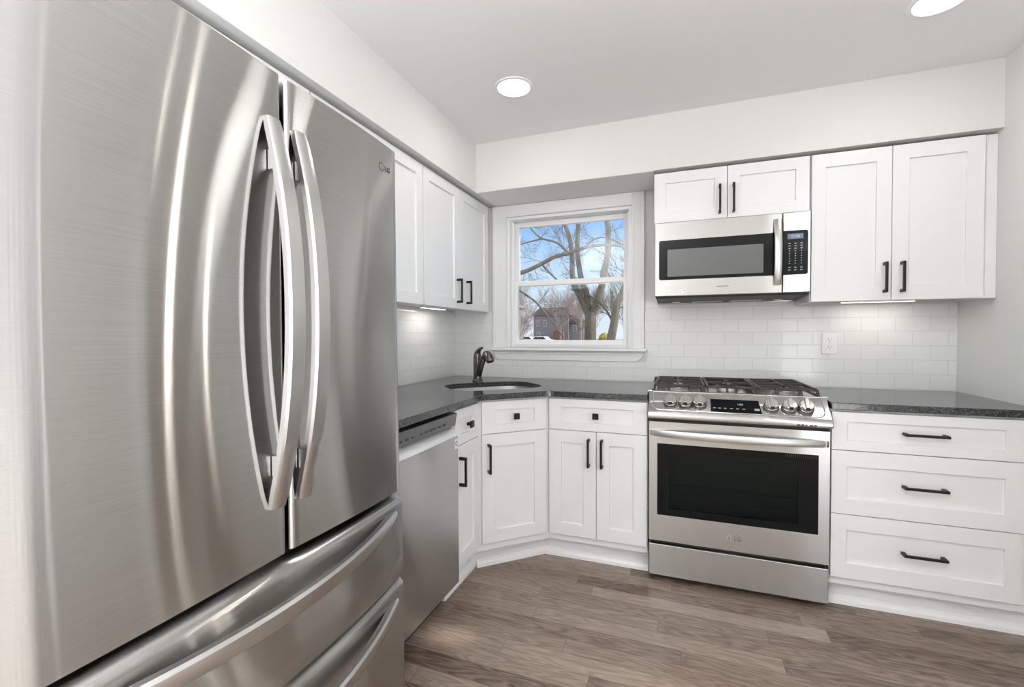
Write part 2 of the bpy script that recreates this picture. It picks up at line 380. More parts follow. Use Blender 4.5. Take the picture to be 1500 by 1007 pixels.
s1_.inputs[0].default_value = (.75, .76, .77, 1); s2_.inputs[0].default_value = (.75, .76, .77, 1)
Lk(SHEER, s1_.outputs[0], sm1.inputs[1]); Lk(SHEER, s2_.outputs[0], sm1.inputs[2]); s3_ = N(SHEER, 'ShaderNodeBsdfTransparent'); sm2 = N(SHEER, 'ShaderNodeMixShader'); sm2.inputs[0].default_value = .32
Lk(SHEER, sm1.outputs[0], sm2.inputs[1]); Lk(SHEER, s3_.outputs[0], sm2.inputs[2]); Lk(SHEER, sm2.outputs[0], so_.inputs[0])
cu_o = obj('added_drape', cu_, SHEER, smooth=True); md = cu_o.modifiers.new('solid', 'SOLIDIFY'); md.thickness = .0012
tag(cu_o, 'added unseen sheer drape dimming the bright strip mirrored in the refrigerator', 'added_drape')
ch = thing('chandelier', 'brass chandelier with lit candle bulbs in the next room', 'chandelier', (4.60, .15, ZC))
bm = lathe([(.06, 0), (.06, -.02), (.01, -.03), (.01, -.62), (.03, -.64), (.03, -.70), (.0, -.71)], 20)
obj('stem', bm, CHROME, ch, smooth=True)
for k in range(5):
    a = 2*math.pi*k/5+.3; ca, sa = math.cos(a), math.sin(a); bm = bmesh.new()
    tube(bm, [(0, 0, -.67), (.10*ca, .10*sa, -.72), (.38*ca, .38*sa, -.70), (.46*ca, .46*sa, -.62)], .008, 8)
    ar = obj('arm', bm, CHROME, ch, smooth=True)
    obj('bulb', lathe([(.0, -.62), (.011, -.60), (.014, -.56), (.010, -.51), (.0, -.47)], 14, center=(.46*ca, .46*sa, 0), cap=False), BULB, ar, smooth=True)

# ------------------------------------------------------------------ backsplash tile
tb = bmesh.new()
bx(tb, 0.009, .316, -.009, -.0005, CT+.0005, 1.39); bx(tb, .316, 1.350, -.009, -.0005, CT+.0005, 1.0375)
bx(tb, 1.350, 1.424, -.009, -.0005, CT+.0005, 1.418); bx(tb, 1.424, 2.17, -.009, -.0005, CT+.0005, 1.40); bx(tb, 2.17, W-.0005, -.009, -.0005, CT+.0005, 1.368)
for v in tb.verts: v.co.x -= .007; v.co.z -= .9204
tb_o = obj('tile_backsplash', tb, TILE_B, loc=(.007, 0, .9204))
tag(tb_o, 'white glossy subway tile backsplash on the window wall behind the range', 'backsplash')
tl = box(.0005, .009, -1.86, -.0005, CT+.0005, 1.368)
for v in tl.verts: v.co.z -= .9204
tag(obj('tile_backsplash', tl, TILE_L, loc=(0, 0, .9204)), 'white glossy subway tile backsplash on the left wall beside the refrigerator', 'backsplash')

# outlet
ot = thing('wall_outlet', 'white double power outlet on the tile right of the range', 'outlet', (2.3355, -.009, 1.157))
obj('cover_plate', box(-.036, .036, -.005, -.0003, -.057, .057), PLATE, ot, bevel=.0025)
for dz in (.021, -.021):
    rc = obj('receptacle', prism([(.017*math.cos(a)*1.0, .0145*math.sin(a)) for a in [2*math.pi*i/24 for i in range(24)]], -.0075, -.005, 'Y'), PLATE, ot, loc=(0, 0, dz))
    obj('slot', boxes((-.0075, -.0055, -.0082, -.0075, 0, .008), (.0055, .0075, -.0082, -.0075, .001, .007), (-.002, .002, -.0082, -.0075, -.009, -.005)), SLOT, rc)
obj('screw', prism([(.003*math.cos(a), .003*math.sin(a)) for a in [2*math.pi*i/12 for i in range(12)]], -.006, -.005, 'Y'), CHROME, ot)

# ------------------------------------------------------------------ cabinets
def pull(parent, x, z, length, vertical=True):
    b = .0055; st = .034
    bm = bmesh.new()
    if vertical:
        bx(bm, -b, b, -st-.004, -st+.006, -length/2, length/2)
        for s in (-1, 1):
            zc = s*(length/2-.007); bx(bm, -b-.0005, b+.0005, -st+.006, -.0002, zc-.007, zc+.007)
    else:
        bx(bm, -length/2, length/2, -st-.004, -st+.006, -b, b)
        for s in (-1, 1):
            xc = s*(length/2-.007); bx(bm, xc-.007, xc+.007, -st+.006, -.0002, -b-.0005, b+.0005)
    return obj('pull_handle', bm, BLACKM, parent, loc=(x, 0, z), bevel=.0015)
def knob(parent, x, z):
    bm = boxes((-.0075, .0075, -.02, -.0002, -.0075, .0075), (-.0155, .0155, -.031, -.02, -.0155, .0155))
    return obj('knob', bm, BLACKM, parent, loc=(x, 0, z), bevel=.002)
def shaker(name, parent, x0, x1, z0, z1, rail=.06, t=.019, stile=None):
    """shaker front in cabinet coordinates; front plane y=0, thickness to y=t"""
    st = stile or .06; w, h = x1-x0, z1-z0
    bm = bmesh.new()
    o_ = [(0, 0), (w, 0), (w, h), (0, h)]; i_ = [(st, rail), (w-st, rail), (w-st, h-rail), (st, h-rail)]
    vo = [bm.verts.new((p[0], 0, p[1])) for p in o_]; vi = [bm.verts.new((p[0], 0, p[1])) for p in i_]
    vr = [bm.verts.new((p[0], .010, p[1])) for p in i_]; vb = [bm.verts.new((p[0], t, p[1])) for p in o_]
    for k in range(4):
        j = (k+1) % 4
        bm.faces.new((vo[k], vo[j], vi[j], vi[k])); bm.faces.new((vi[k], vi[j], vr[j], vr[k])); bm.faces.new((vo[j], vo[k], vb[k], vb[j]))
    bm.faces.new(vr); bm.faces.new(vb[::-1]); bmesh.ops.recalc_face_normals(bm, faces=bm.faces)
    return obj(name, bm, WHITEP, parent, loc=(x0, 0, z0), bevel=.0012)
Z0D, Z1D, ZG = .147, .873, .708       # base fronts: bottom, top, drawer/door gap
GP = .0016

# narrow base cabinet on the left wall, faces +x
XL, YB = .618, -.6466
c = thing('base_cabinet', 'narrow white base cabinet between dishwasher and corner sink cabinet', 'cabinet', (XL, -1.183, 0), (0, 0, R(90)), group='white shaker base cabinets')
wA = 1.183-.907
obj('cabinet_body', box(0, wA, .020, XL-.002, .1095, .8835), WHITEP, c)
obj('toe_kick', box(0, wA, .075, .09, 0.0005, .109), WHITEP, c)
d = shaker('drawer_front', c, .002, wA-.020, ZG+GP, Z1D, .045, stile=.058); knob(d, .125, .083)
d = shaker('door', c, .002, wA-.020, Z0D, ZG-GP, .06, stile=.058); pull(d, .040, .442, .134)

# diagonal corner sink cabinet
DA = Vector((XL, -.907)); DB = Vector((.894, -.6466)); ang = math.atan2(DB.y-DA.y, DB.x-DA.x); wB = (DB-DA).length
c = thing('corner_sink_cabinet', 'white diagonal corner base cabinet under the sink', 'cabinet', (DA.x, DA.y, 0), (0, 0, ang), group='white shaker base cabinets')
inv = Matrix.Rotation(-ang, 2)
nrm = Vector((math.sin(ang), -math.cos(ang)))
def loc2(p): q = inv @ (Vector(p)-DA); return (q.x, q.y)
pa, pb = DA-nrm*.020, DB-nrm*.020
fa_, fb_ = (XL-.020, -.9065), (.8945, YB+.020)
cbm = prism([loc2(p) for p in ((.002, -.9065), fa_, fb_, (.8945, -.012), (.002, -.012))], .1095, .700)
sbm = prism([loc2(p) for p in (fa_, fb_, (fb_[0]-.004, fb_[1]+.012), (fa_[0]-.008, fa_[1]+.006))], .7001, .8835)
obj('cabinet_body', cbm, WHITEP, c); obj('face_frame', sbm, WHITEP, c)
tk = [(XL-.075, -.9065), (XL-.075, -.868), (.8576, -.5716), (.8935, -.5716)]
obj('toe_kick', prism([loc2(p) for p in tk]+[loc2(p) for p in ((.8935, -.558), (.852, -.558), (XL-.089, -.862), (XL-.089, -.9065))], .0005, .109), WHITEP, c)
d = shaker('drawer_front', c, .008, wB-.008, ZG+GP, Z1D, .045, stile=.07); knob(d, (wB-.016)/2, .083)
d = shaker('door', c, .008, wB-.008, Z0D, ZG-GP, .065, stile=.07); pull(d, .034, .438, .148)

# two-door base cabinet left of the range

c = thing('base_cabinet', 'white two-door base cabinet left of the range, one drawer above', 'cabinet', (.894, YB, 0), group='white shaker base cabinets')
wC = 1.410-.894
obj('cabinet_body', box(0.001, wC, .020, .634, .1095, .8835), WHITEP, c)
obj('toe_kick', box(0, wC, .075, .09, .0005, .109), WHITEP, c)
d = shaker('drawer_front', c, .009, wC-.003, ZG+GP, Z1D, .042, stile=.066); knob(d, .252, .083)
d = shaker('door', c, .009, .2595, Z0D, ZG-GP, .065, stile=.066); pull(d, .2505-.036, .452, .146)
d = shaker('door', c, .2625, wC-.003, Z0D, ZG-GP, .065, stile=.066); pull(d, .028, .452, .146)

# three-drawer base cabinet right of the range
c = thing('drawer_cabinet', 'wide white base cabinet with three drawers right of the range', 'cabinet', (2.1815, YB, 0), group='white shaker base cabinets')
wD = W-2.1815
obj('cabinet_body', box(0, wD-.001, .020, .634, .1095, .8835), WHITEP, c)
obj('toe_kick', box(0, wD-.001, .075, .09, .0005, .109), WHITEP, c)
for (a, b_, r_) in ((.7065+GP, Z1D, .042), (.4270+GP, .7065-GP, .067), (Z0D, .4270-GP, .067)):
    d = shaker('drawer', c, .002, .6385, a, b_, r_, stile=.057); pull(d, .321, (b_-a)*.52, .146, False)

# shoe moulding along the toe kicks
q = [(0, 0), (.020, 0), (.018, .016), (.010, .028), (0, .036)]
def moulding(bm, p0, p1, n):
    for f in (0,):
        a = [bm.verts.new((p0[0]+n[0]*u, p0[1]+n[1]*u, v+.0005)) for u, v in q]; b_ = [bm.verts.new((p1[0]+n[0]*u, p1[1]+n[1]*u, v+.0005)) for u, v in q]
        k = len(q)
        for i in range(k): bm.faces.new((a[i], a[(i+1) % k], b_[(i+1) % k], b_[i]))
        bm.faces.new(a); bm.faces.new(b_)
tm = bmesh.new()
p1_ = (XL-.075, -1.183); ka, kb = DA-nrm*.080, DB-nrm*.080
moulding(tm, (XL-.075, -1.183), (XL-.075, -.862), (1, 0))
moulding(tm, (ka.x-.0, ka.y+.0), (kb.x+.02, kb.y+.019), (nrm.x, nrm.y))
moulding(tm, (.852, YB+.075), (1.410, YB+.075), (0, -1))
bmesh.ops.recalc_face_normals(tm, faces=tm.faces); struct('trim_2', tm, TRIMM)
tm = bmesh.new(); moulding(tm, (2.1815, YB+.075), (W-.001, YB+.075), (0, -1)); bmesh.ops.recalc_face_normals(tm, faces=tm.faces); struct('trim_3', tm, TRIMM)

# upper cabinets -----------------------------------------------------
YU = -.3283; ZU, ZT = 1.372, 2.106
def upper_body(c, w, dep, z0, z1, x0=0.0, recess=.018):
    # open-bottom case: sides run below a raised bottom panel
    bm = boxes((x0, x0+.016, .020, dep, z0, z1), (w-.016, w, .020, dep, z0, z1), (x0+.016, w-.016, .036, dep, z0+recess, z1), (x0+.016, w-.016, .020, .036, z0, z1))
    return obj('cabinet_body', bm, WHITEP, c)
c = thing('wall_cabinet', 'short white two-door wall cabinet above the microwave', 'cabinet', (1.4205, YU, 0), group='white shaker wall cabinets')
wM = 2.168-1.4205
upper_body(c, wM, -YU-.001, 1.8275, ZT, recess=.002)
d = shaker('door', c, .002, .3690, 1.829, ZT-.004, .058); pull(d, .331, .098, .150)
d = shaker('door', c, .3715, wM-.004, 1.829, ZT-.004, .058); pull(d, .028, .098, .150)
c = thing('wall_cabinet', 'tall white two-door wall cabinet right of the microwave', 'cabinet', (2.1705, YU, 0), group='white shaker wall cabinets')
wR = W-.001-2.1705
upper_body(c, wR, -YU-.0095, ZU, ZT)
d = shaker('door', c, .003, .3285, ZU+.001, ZT-.004, .066, stile=.06); pull(d, .298, .107, .144)
d = shaker('door', c, .3310, .6675, ZU+.001, ZT-.004, .066, stile=.064); pull(d, .037, .107, .144)
# left wall uppers face +x
XU = .298
c = thing('wall_cabinet', 'white two-door wall cabinet on the left wall beside the window', 'cabinet', (XU, -.909, 0), (0, 0, R(90)), group='white shaker wall cabinets')
wL = .909-.012
upper_body(c, wL, XU-.0095, ZU, ZT)
d = shaker('door', c, .002, .4085, ZU+.001, ZT-.004, .06); pull(d, .3735, .106, .146)
d = shaker('door', c, .4110, wL-.05, ZU+.001, ZT-.004, .06); pull(d, .095, .106, .146)
c = thing('wall_cabinet', 'white wall cabinet on the left wall half hidden by the refrigerator', 'cabinet', (XU, -1.680, 0), (0, 0, R(90)), group='white shaker wall cabinets')
wL2 = 1.680-.911
upper_body(c, wL2, XU-.0095, ZU, ZT)
shaker('door', c, .002, .383, ZU+.001, ZT-.004, .06); shaker('door', c, .386, wL2-.003, ZU+.001, ZT-.004, .06)
c = thing('wall_cabinet', 'white wall cabinet above the refrigerator, only its top edge showing', 'cabinet', (XU, -2.78, 0), (0, 0, R(90)), group='white shaker wall cabinets')
upper_body(c, 1.098, XU-.0095, 1.83, ZT)
shaker('door', c, .002, .548, 1.832, ZT-.004, .058); shaker('door', c, .551, 1.096, 1.832, ZT-.004, .058)

# under-cabinet light bars
def light_bar(name, label, loc, rot, L, power):
    t = thing(name, label, 'under cabinet light', loc, rot, group='under-cabinet light bars')
    obj('housing', box(-L/2, L/2, -.014, .014, -.012, 0), PLATE, t, bevel=.001)
    obj('lens', box(-L/2+.006, L/2-.006, -.011, .011, -.0145, -.012), LEDW, t)
    ld = bpy.data.lights.new('bar_lamp', 'AREA'); ld.shape = 'RECTANGLE'; ld.size = L-.02; ld.size_y = .02; ld.energy = power; ld.color = (1, .96, .88)
    lo = bpy.data.objects.new('bar_lamp', ld); COL.objects.link(lo); lo.parent = t; lo.location = (0, 0, -.018)
light_bar('light_bar', 'lit under-cabinet light bar above the power outlet', (2.515, -.115, 1.3895), (0, 0, 0), .32, .30)
light_bar('light_bar', 'lit under-cabinet light bar beneath the cabinet left of the window', (.115, -.50, 1.3895), (0, 0, R(90)), .28, .4)
# small cable bundle under the left cabinets
cb_ = bmesh.new()
tube(cb_, [(.12, -1.02+.012*i, 1.383-.006*abs(math.sin(i*1.1))) for i in range(16)], .003, 6)
tube(cb_, [(.13, -1.00+.010*i, 1.384-.007*abs(math.cos(i*.9))) for i in range(14)], .003, 6)
tag(obj('cable', cb_, GREYP), 'small dark power cord tucked under the left wall cabinet', 'cable')

# ------------------------------------------------------------------ countertops
def counter(outer, hole, z0, z1, name, label):
    bm = bmesh.new()
    vo = [bm.verts.new((x, y, z1)) for x, y in outer]; ed = [bm.edges.new((vo[i], vo[(i+1) % len(vo)])) for i in range(len(vo))]
    if hole:
        vh = [bm.verts.new((x, y, z1)) for x, y in hole]; ed += [bm.edges.new((vh[i], vh[(i+1) % len(vh)])) for i in range(len(vh))]
    bmesh.ops.triangle_fill(bm, use_beauty=True, use_dissolve=False, edges=ed)
    r = bmesh.ops.extrude_face_region(bm, geom=list(bm.faces))
    for g in r['geom']:
        if isinstance(g, bmesh.types.BMVert): g.co.z = z0
    bmesh.ops.recalc_face_normals(bm, faces=bm.faces)
    o_ = obj(name, bm, GRANITE, bevel=.003)
    return tag(o_, label, 'countertop')
ov = .022
da, db = DA+nrm*ov, DB+nrm*ov; dirv = (DB-DA).normalized()
def on_line(x=None, y=None):
    if x is not None: s = (x-da.x)/dirv.x
    else: s = (y-da.y)/dirv.y
    p = da+dirv*s; return (p.x, p.y)
YCF = -.663
def round_corner(p, a, b, r, n=5):
    p, a, b = Vector(p), Vector(a), Vector(b); s, e_ = p+(a-p).normalized()*r, p+(b-p).normalized()*r
    return [tuple(s*(1-t)**2 + p*2*t*(1-t) + e_*t*t) for t in [i/n for i in range(n+1)]]
P1, P2 = on_line(x=XL+.020), on_line(y=YCF)
SC_ = Vector((.528, -.528)); sd, sn = Vector((math.cos(ang), math.sin(ang))), Vector((-nrm.x, -nrm.y))
def sink_loop(a, b, n=40, off=0.):
    pts = []
    for i in range(n):
        th = 2*math.pi*i/n; cx_, sy_ = math.cos(th), math.sin(th)
        ex = abs(cx_)**(2/3.4)*math.copysign(1, cx_); ey = abs(sy_)**(2/3.4)*math.copysign(1, sy_)
        p = SC_+sd*ex*a+sn*ey*b; pts.append((p.x, p.y))
    return pts
hole = sink_loop(.272, .200)
outer = [(0.0095, -.0095), (0.0095, -1.862), (XL+.020, -1.862)] + round_corner(P1, (XL+.02, -1.86), P2, .03) + round_corner(P2, P1, (1.41, YCF), .04) + [(1.4105, YCF), (1.4105, -.0095)]
counter(outer, hole, .8840, CT, 'countertop', 'dark speckled granite countertop wrapping the sink corner')
counter([(2.1800, -.0095), (2.1800, YCF), (W-.001, YCF), (W-.001, -.0095)], None, .8840, CT, 'countertop', 'dark speckled granite countertop right of the range')

# undermount sink
sk = thing('kitchen_sink', 'stainless undermount sink set in the corner countertop', 'sink', (SC_.x, SC_.y, .72), (0, 0, 0))
sb = bmesh.new(); rings = []
for (a, b, z) in ((.300, .225, .883), (.278, .206, .883), (.276, .204, .86), (.268, .196, .76), (.235, .165, .738), (.05, .05, .730)):
    rings.append([sb.verts.new((x-SC_.x, y-SC_.y, z-.72)) for x, y in sink_loop(a, b)])
for a, b in zip(rings, rings[1:]):
    for i in range(40): sb.faces.new((a[i], a[(i+1) % 40], b[(i+1) % 40], b[i]))
sb.faces.new(rings[-1])
o = obj('basin', sb, SINKM, sk, smooth=True); md = o.modifiers.new('solid', 'SOLIDIFY'); md.thickness = .0015; md.offset = -1
obj('drain', lathe([(.0, .013), (.032, .013), (.040, .0115), (.042, .0105)], 24, cap=False), CHROME, sk, smooth=True)

# faucet
fx, fy = .325, -.305
fdir = Vector((.80, -.60, 0))
fa = thing('faucet', 'dark gunmetal single-lever kitchen faucet behind the corner sink', 'faucet', (fx, fy, CT))
obj('base_ring', lathe([(.034, 0.0004), (.034, .006), (.030, .010), (.028, .010)], 28), FAUCET, fa, smooth=True)
bd = bmesh.new()
tube(bd, [(0, 0, .010), (0, 0, .06), (-.002, .002, .12), (-.002, .002, .155), (-.001, .001, .178), (.004, -.004, .195)], [.0285, .027, .0265, .026, .023, .012], 20)
obj('body', bd, FAUCET, fa, smooth=True)
sp_ = bmesh.new()
path = [(.0, .030), (.022, .070), (.050, .112), (.080, .150), (.100, .168), (.114, .176)]
tube(sp_, [(fdir.x*r_, fdir.y*r_, z_) for r_, z_ in path], [.024, .0235, .0215, .0200, .0195, .0205], 18)
s_ = obj('spout', sp_, FAUCET, fa, smooth=True)
nz = bmesh.new(); tube(nz, [(fdir.x*r_, fdir.y*r_, z_) for r_, z_ in ((.098, .168), (.114, .178), (.132, .177), (.150, .162), (.164, .140), (.168, .132))], [.0185, .0215, .0245, .0265, .0265, .023], 20)
obj('spray_head', nz, FAUCET, fa, smooth=True)
lv = bmesh.new(); tube(lv, [(-.002, .002, .172), (fdir.x*.008, fdir.y*.008, .190), (fdir.x*.030, fdir.y*.030, .206), (fdir.x*.058, fdir.y*.058, .216), (fdir.x*.072, fdir.y*.072, .216)], [.022, .018, .012, .008, .005], 14)
obj('lever', lv, FAUCET, fa, smooth=True)

# ------------------------------------------------------------------ dishwasher
XD = .640
dw = thing('dishwasher', 'stainless dishwasher with pocket handle under the left counter', 'dishwasher', (XD, -1.790, 0), (0, 0, R(90)))
wd = .600
obj('tub', box(.006, wd-.006, .055, .60, .10, .862), GREYP, dw)
obj('toe_plate', box(.01, wd-.01, .09, .11, .001, .099), GAPM, dw)
obj('control_panel', prism([(.013, .811), (.004, .868), (.055, .872), (.055, .811)], .003, wd-.003, 'X'), STEEL_D, dw, bevel=.002)
pr_ = [(.052, .797), (.052, .756)]
lip = [(.0, .0)]
dpf = [(.0, .112), (.0, .7675), (.050, .7675), (.050, .112)]
obj('door', prism(dpf, .003, wd-.003, 'X'), STEEL, dw, bevel=.002)
obj('pocket_handle', prism([(.0, .768), (.001, .774), (.005, .780), (.014, .787), (.030, .796), (.045, .804), (.050, .804), (.050, .768)], .003, wd-.003, 'X'), mat('steel_lip_painted_glare', (.86, .86, .85), .45, .45), dw, smooth=True)  # pale, less metallic colour stands in for the window's white reflection
for i, xx in enumerate((.05, .09, .13, .165, .20, .24, .30, .335, .37, .40, .44, .48)):
    obj('printed_symbol', box(xx, xx+.018*(1 if i % 3 else .6), .0062, .0092, .829, .835), MARKD, dw)
st_ = obj('energy_sticker', box(wd-.036, wd-.010, -.0007, -.0001, .712, .756), PLATE, dw, label='small white square sticker')
sm_ = obj('sticker_mark', prism([(wd-.023+.008*math.cos(a), .736+.010*math.sin(a)) for a in [2*math.pi*i/20 for i in range(20)]], -.0012, -.0008, 'Y'), GAPM, st_)
obj('sticker_mark', prism([(wd-.023+.004*math.cos(a), .736+.005*math.sin(a)) for a in [2*math.pi*i/20 for i in range(20)]], -.0016, -.0012, 'Y'), PLATE, st_)

# ------------------------------------------------------------------ refrigerator
fr = thing('refrigerator', 'tall stainless french-door refrigerator with two freezer drawers at left', 'refrigerator', (.8146, -2.2835, 0), (R(-1.0), R(-1.1), 0))
HL, HR = -.446, .408
obj('cabinet_shell', box(-.735, -.085, HL+.004, HR-.004, .02, 1.735), GREYP, fr, bevel=.004)
for yy in (HL+.03, HR-.13): obj('hinge_cover', box(-.16, -.04, yy, yy+.10, 1.7355, 1.752), GREYP, fr, bevel=.003)
def fridge_door(y0, y1, z0, z1, inner):
    pts = []; n = 26; T = .075; cr = .012
    ys = []
    for i in range(n+1): ys.append(y0+(y1-y0)*i/n)
    ra, rb = (.010, .012) if inner > 0 else (.010, .012)      # outer edge of the left door rolls back further
    la, lb = (ra, rb) if inner > 0 else (.012, .010)
    ea, eb = (.010, .012) if inner > 0 else (.030, .012)
    fl = .0042 if inner > 0 else 0.
    prof = [(-T, y0)] + [(-lb*(1-math.sin(math.pi/2*k/8)) - fl, y0+la*(1-math.cos(math.pi/2*k/8))) for k in range(9)]
    for i in range(1, n):
        y = y0+la+(y1-y0-la-ea)*i/n; prof.append((.005*math.sin(math.pi*i/n) - fl*max(0., 1-(y-y0-la)/.036), y))
    prof += [(-eb*(1-math.cos(math.pi/2*k/8)), y1-ea*(1-math.sin(math.pi/2*k/8))) for k in range(9)] + [(-T, y1)]
    bm = prism(prof, z0, z1, 'Z')
    for v in bm.verts:                                    # doors hang slightly out of level at the bottom
        if v.co.z < z0+.01: v.co.z += .018*v.co.y
    return bm
ZD0, ZD1 = .762, 1.757
dl = obj('door', fridge_door(HL, -.005, ZD0, ZD1, 1), STEEL_F, fr, smooth=True, bevel=.0015)
dr = obj('door', fridge_door(.005, HR, ZD0, ZD1, -1), STEEL_F, fr, smooth=True, bevel=.0015)
obj('door_gasket', box(-.085, -.055, HL+.02, HR-.02, ZD0+.01, ZD1-.01), GAPM, fr)
def arc_handle_v(yc, z0, z1, wid, depth, parent):
    secs = []; n = 28
    for i in range(n+1):
        t = i/n; z = z0+(z1-z0)*t; s = 2*t-1
        f = (1-abs(s)**2.1)
        xo = .014+depth*f; th = .015
        xi = xo-th; w2_ = wid/2*(1-.08*abs(s))
        if abs(s) > .999: w2_ *= .86
        secs.append([(xi, yc-w2_, z), (xo-.004, yc-w2_, z), (xo, yc-w2_+.005, z), (xo, yc+w2_-.005, z), (xo-.004, yc+w2_, z), (xi, yc+w2_, z)])
    bm = strip_sweep(secs)
    for z in (z0+.085, z1-.085): bx(bm, .003, .030, yc-.009, yc+.009, z-.02, z+.02)
    bmesh.ops.recalc_face_normals(bm, faces=bm.faces)
    return obj('handle', bm, STEEL_H, parent, smooth=True)
arc_handle_v(-.034, .866, 1.652, .042, .056, dl)
arc_handle_v(.034, .866, 1.652, .042, .056, dr)
def bowed_drawer(name, z0, z1, b_top, b_bot):
    n = 30; T = .09; bm = bmesh.new(); rows = []
    prof = []                                             # (setback from the face, z)
    rr = .045
    for k in range(7):
        a = math.pi/2*k/6; prof.append((rr*.9*(1-math.sin(a)), z1-rr*.55*(1-math.cos(a))))
    prof += [(0, z0+.30*(z1-z0)), (0, z0+.01), (.006, z0)]
    for i in range(n+1):
        y = HL+(HR-HL)*i/n; s = 2*i/n-1; g = 1-s*s
        row = [(-T, y, z1+.018*y)]
        for sb_, z in prof:
            b_ = b_bot+(b_top-b_bot)*(z-z0)/(z1-z0)
            row.append((b_*g-sb_, y, z+.018*y*(z-z0)/(z1-z0)))
        row.append((-T, y, z0)); rows.append(row)
    return obj(name, strip_sweep(rows), STEEL_F, fr, smooth=True)
dA_ = bowed_drawer('freezer_drawer', .518, .747, .016, .034)
dB_ = bowed_drawer('freezer_drawer', .05, .510, .034, .03)
def arc_handle_h(zc, parent, base, depth=.048, hgt=.036):
    secs = []; n = 36
    for i in range(n+1):
        t = i/n; y = HL+.035+(HR-HL-.07)*t; s = 2*t-1; g = 1-(2*(y-HL)/(HR-HL)-1)**2
        f = 1-abs(s)**2.0; xo = base*g+.004+depth*f; xi = xo-.016-.004*abs(s); h = hgt/2*(.55+.45*f**.5)
        z = zc+.010*(1-f)+.026*y
        secs.append([(xi, y, z-h), (xo-.003, y, z-h), (xo, y, z-h+.004), (xo, y, z+h-.006), (xo-.005, y, z+h), (xi, y, z+h)])
    return obj('handle', strip_sweep(secs), STEEL_H, parent, smooth=True)
arc_handle_h(.690, dA_, .026); arc_handle_h(.442, dB_, .034)
# maker's badge on the right door
lg = obj('badge', prism([(.0115*math.cos(a), .0115*math.sin(a)) for a in [2*math.pi*i/28 for i in range(28)]], .001, .002, 'X'), MARKD, dr, loc=(.0008, .330, 1.688))
obj('badge_face', prism([(.009*math.cos(a)-.0004, .009*math.sin(a)) for a in [2*math.pi*i/28 for i in range(28)]], .002, .0024, 'X'), STEEL_H, lg)
obj('badge_mark', prism([(-.0012, .006), (.0008, .006), (.0008, -.0035), (.005, -.0035), (.005, -.0053), (-.0012, -.0053)], .0024, .0028, 'X'), MARKD, lg)
text('badge_letters', 'LG', .020, MARKD, dr, (.0012, .358, 1.688), (R(90), 0, R(90)))

# ------------------------------------------------------------------ range
RX0, RX1 = 1.4145, 2.1755; rw = RX1-RX0
rg = thing('gas_range', 'stainless slide-in gas range with five burners and front knobs', 'range', (RX0, -.67, 0))
obj('range_body', boxes((.004, rw-.004, .045, .64, .045, .895)), STEEL_D, rg)
for xx in (.06, rw-.06):
    for yy in (.10, .55): obj('foot', lathe([(.018, .0005), (.018, .012), (.010, .014), (.010, .046)], 16), GAPM, rg, loc=(xx, yy, 0))
# oven door with window cut-out
zb, zt = .203, .787; gx0_, gx1_, gz0_, gz1_ = .043, rw-.045, .330, .681
dm = boxes((.004, gx0_, 0, .042, zb, zt), (gx1_, rw-.004, 0, .042, zb, zt), (gx0_, gx1_, 0, .042, zb, gz0_), (gx0_, gx1_, 0, .042, gz1_, zt))
od = obj('oven_door', dm, STEEL, rg)
ob = .052
obj('glass_border', boxes((gx0_, gx0_+ob, .002, .008, gz0_, gz1_), (gx1_-ob-.025, gx1_, .002, .008, gz0_, gz1_), (gx0_+ob, gx1_-ob-.025, .002, .008, gz0_, gz0_+.035), (gx0_+ob, gx1_-ob-.025, .002, .008, gz1_-.032, gz1_)), BGLASS, od)
obj('oven_glass', box(gx0_+ob, gx1_-ob-.025, .003, .007, gz0_+.035, gz1_-.032), OVENG, od)
obj('edge_trim', boxes((gx0_-.001, gx1_+.001, -.0015, .002, gz0_-.004, gz0_-.0005)), CHROME, od)
obj('oven_cavity', boxes((gx0_, gx1_, .0425, .0445, gz0_-.02, gz1_+.03)), mat('oven_enamel', (.045, .066, .068), .4), od)
rk = bmesh.new()
for zz in (.412, .472):
    tube(rk, [(gx0_+.06, .028, zz), (gx1_-.085, .028, zz)], .0022, 6)
obj('oven_rack', rk, CHROME, od)
vg = bmesh.new()
for i in range(16): bx(vg, gx1_-.128+.0078*i, gx1_-.125+.0078*i, .0012, .002, gz1_-.018, gz1_-.004)
obj('vent_slots', vg, GAPM, od)
secs = []
for i in range(33):
    t = i/32; s = 2*t-1; x = .008+(rw-.016)*t; f = 1-abs(s)**2.4
    yo = -.006-.046*f**.8; h = .0165*(.80+.20*f); z = .733
    secs.append([(x, yo+.020, z-h), (x, yo+.002, z-h), (x, yo, z-h*.5), (x, yo, z+h*.5), (x, yo+.003, z+h), (x, yo+.020, z+h)])
hb = strip_sweep(secs)
for xx in (.02, rw-.05): bx(hb, xx, xx+.03, -.012, -.0005, .720, .746)
obj('oven_handle', hb, STEEL_H, od, smooth=True)
lgm = obj('badge', prism([(.013*math.cos(a), .013*math.sin(a)) for a in [2*math.pi*i/28 for i in range(28)]], -.0012, -.0002, 'Y'), CHROME, od, loc=(.362, 0, .262))
obj('badge_mark', prism([(-.001, .007), (.001, .007), (.001, -.004), (.006, -.004), (.006, -.006), (-.001, -.006)], -.0018, -.0012, 'Y'), MARKD, lgm)
text('badge_letters', 'LG', .026, MARKD, od, (.398, -.0006, .262), (R(90), 0, 0))
# storage drawer
obj('storage_drawer', box(.004, rw-.004, 0, .045, .030, .184), STEEL, rg, bevel=.003)
obj('drawer_gap', box(.012, rw-.012, .020, .0449, .186, .200), GAPM, rg)
obj('panel_gap', box(.006, rw-.006, .014, .0445, .7885, .806), GAPM, rg)
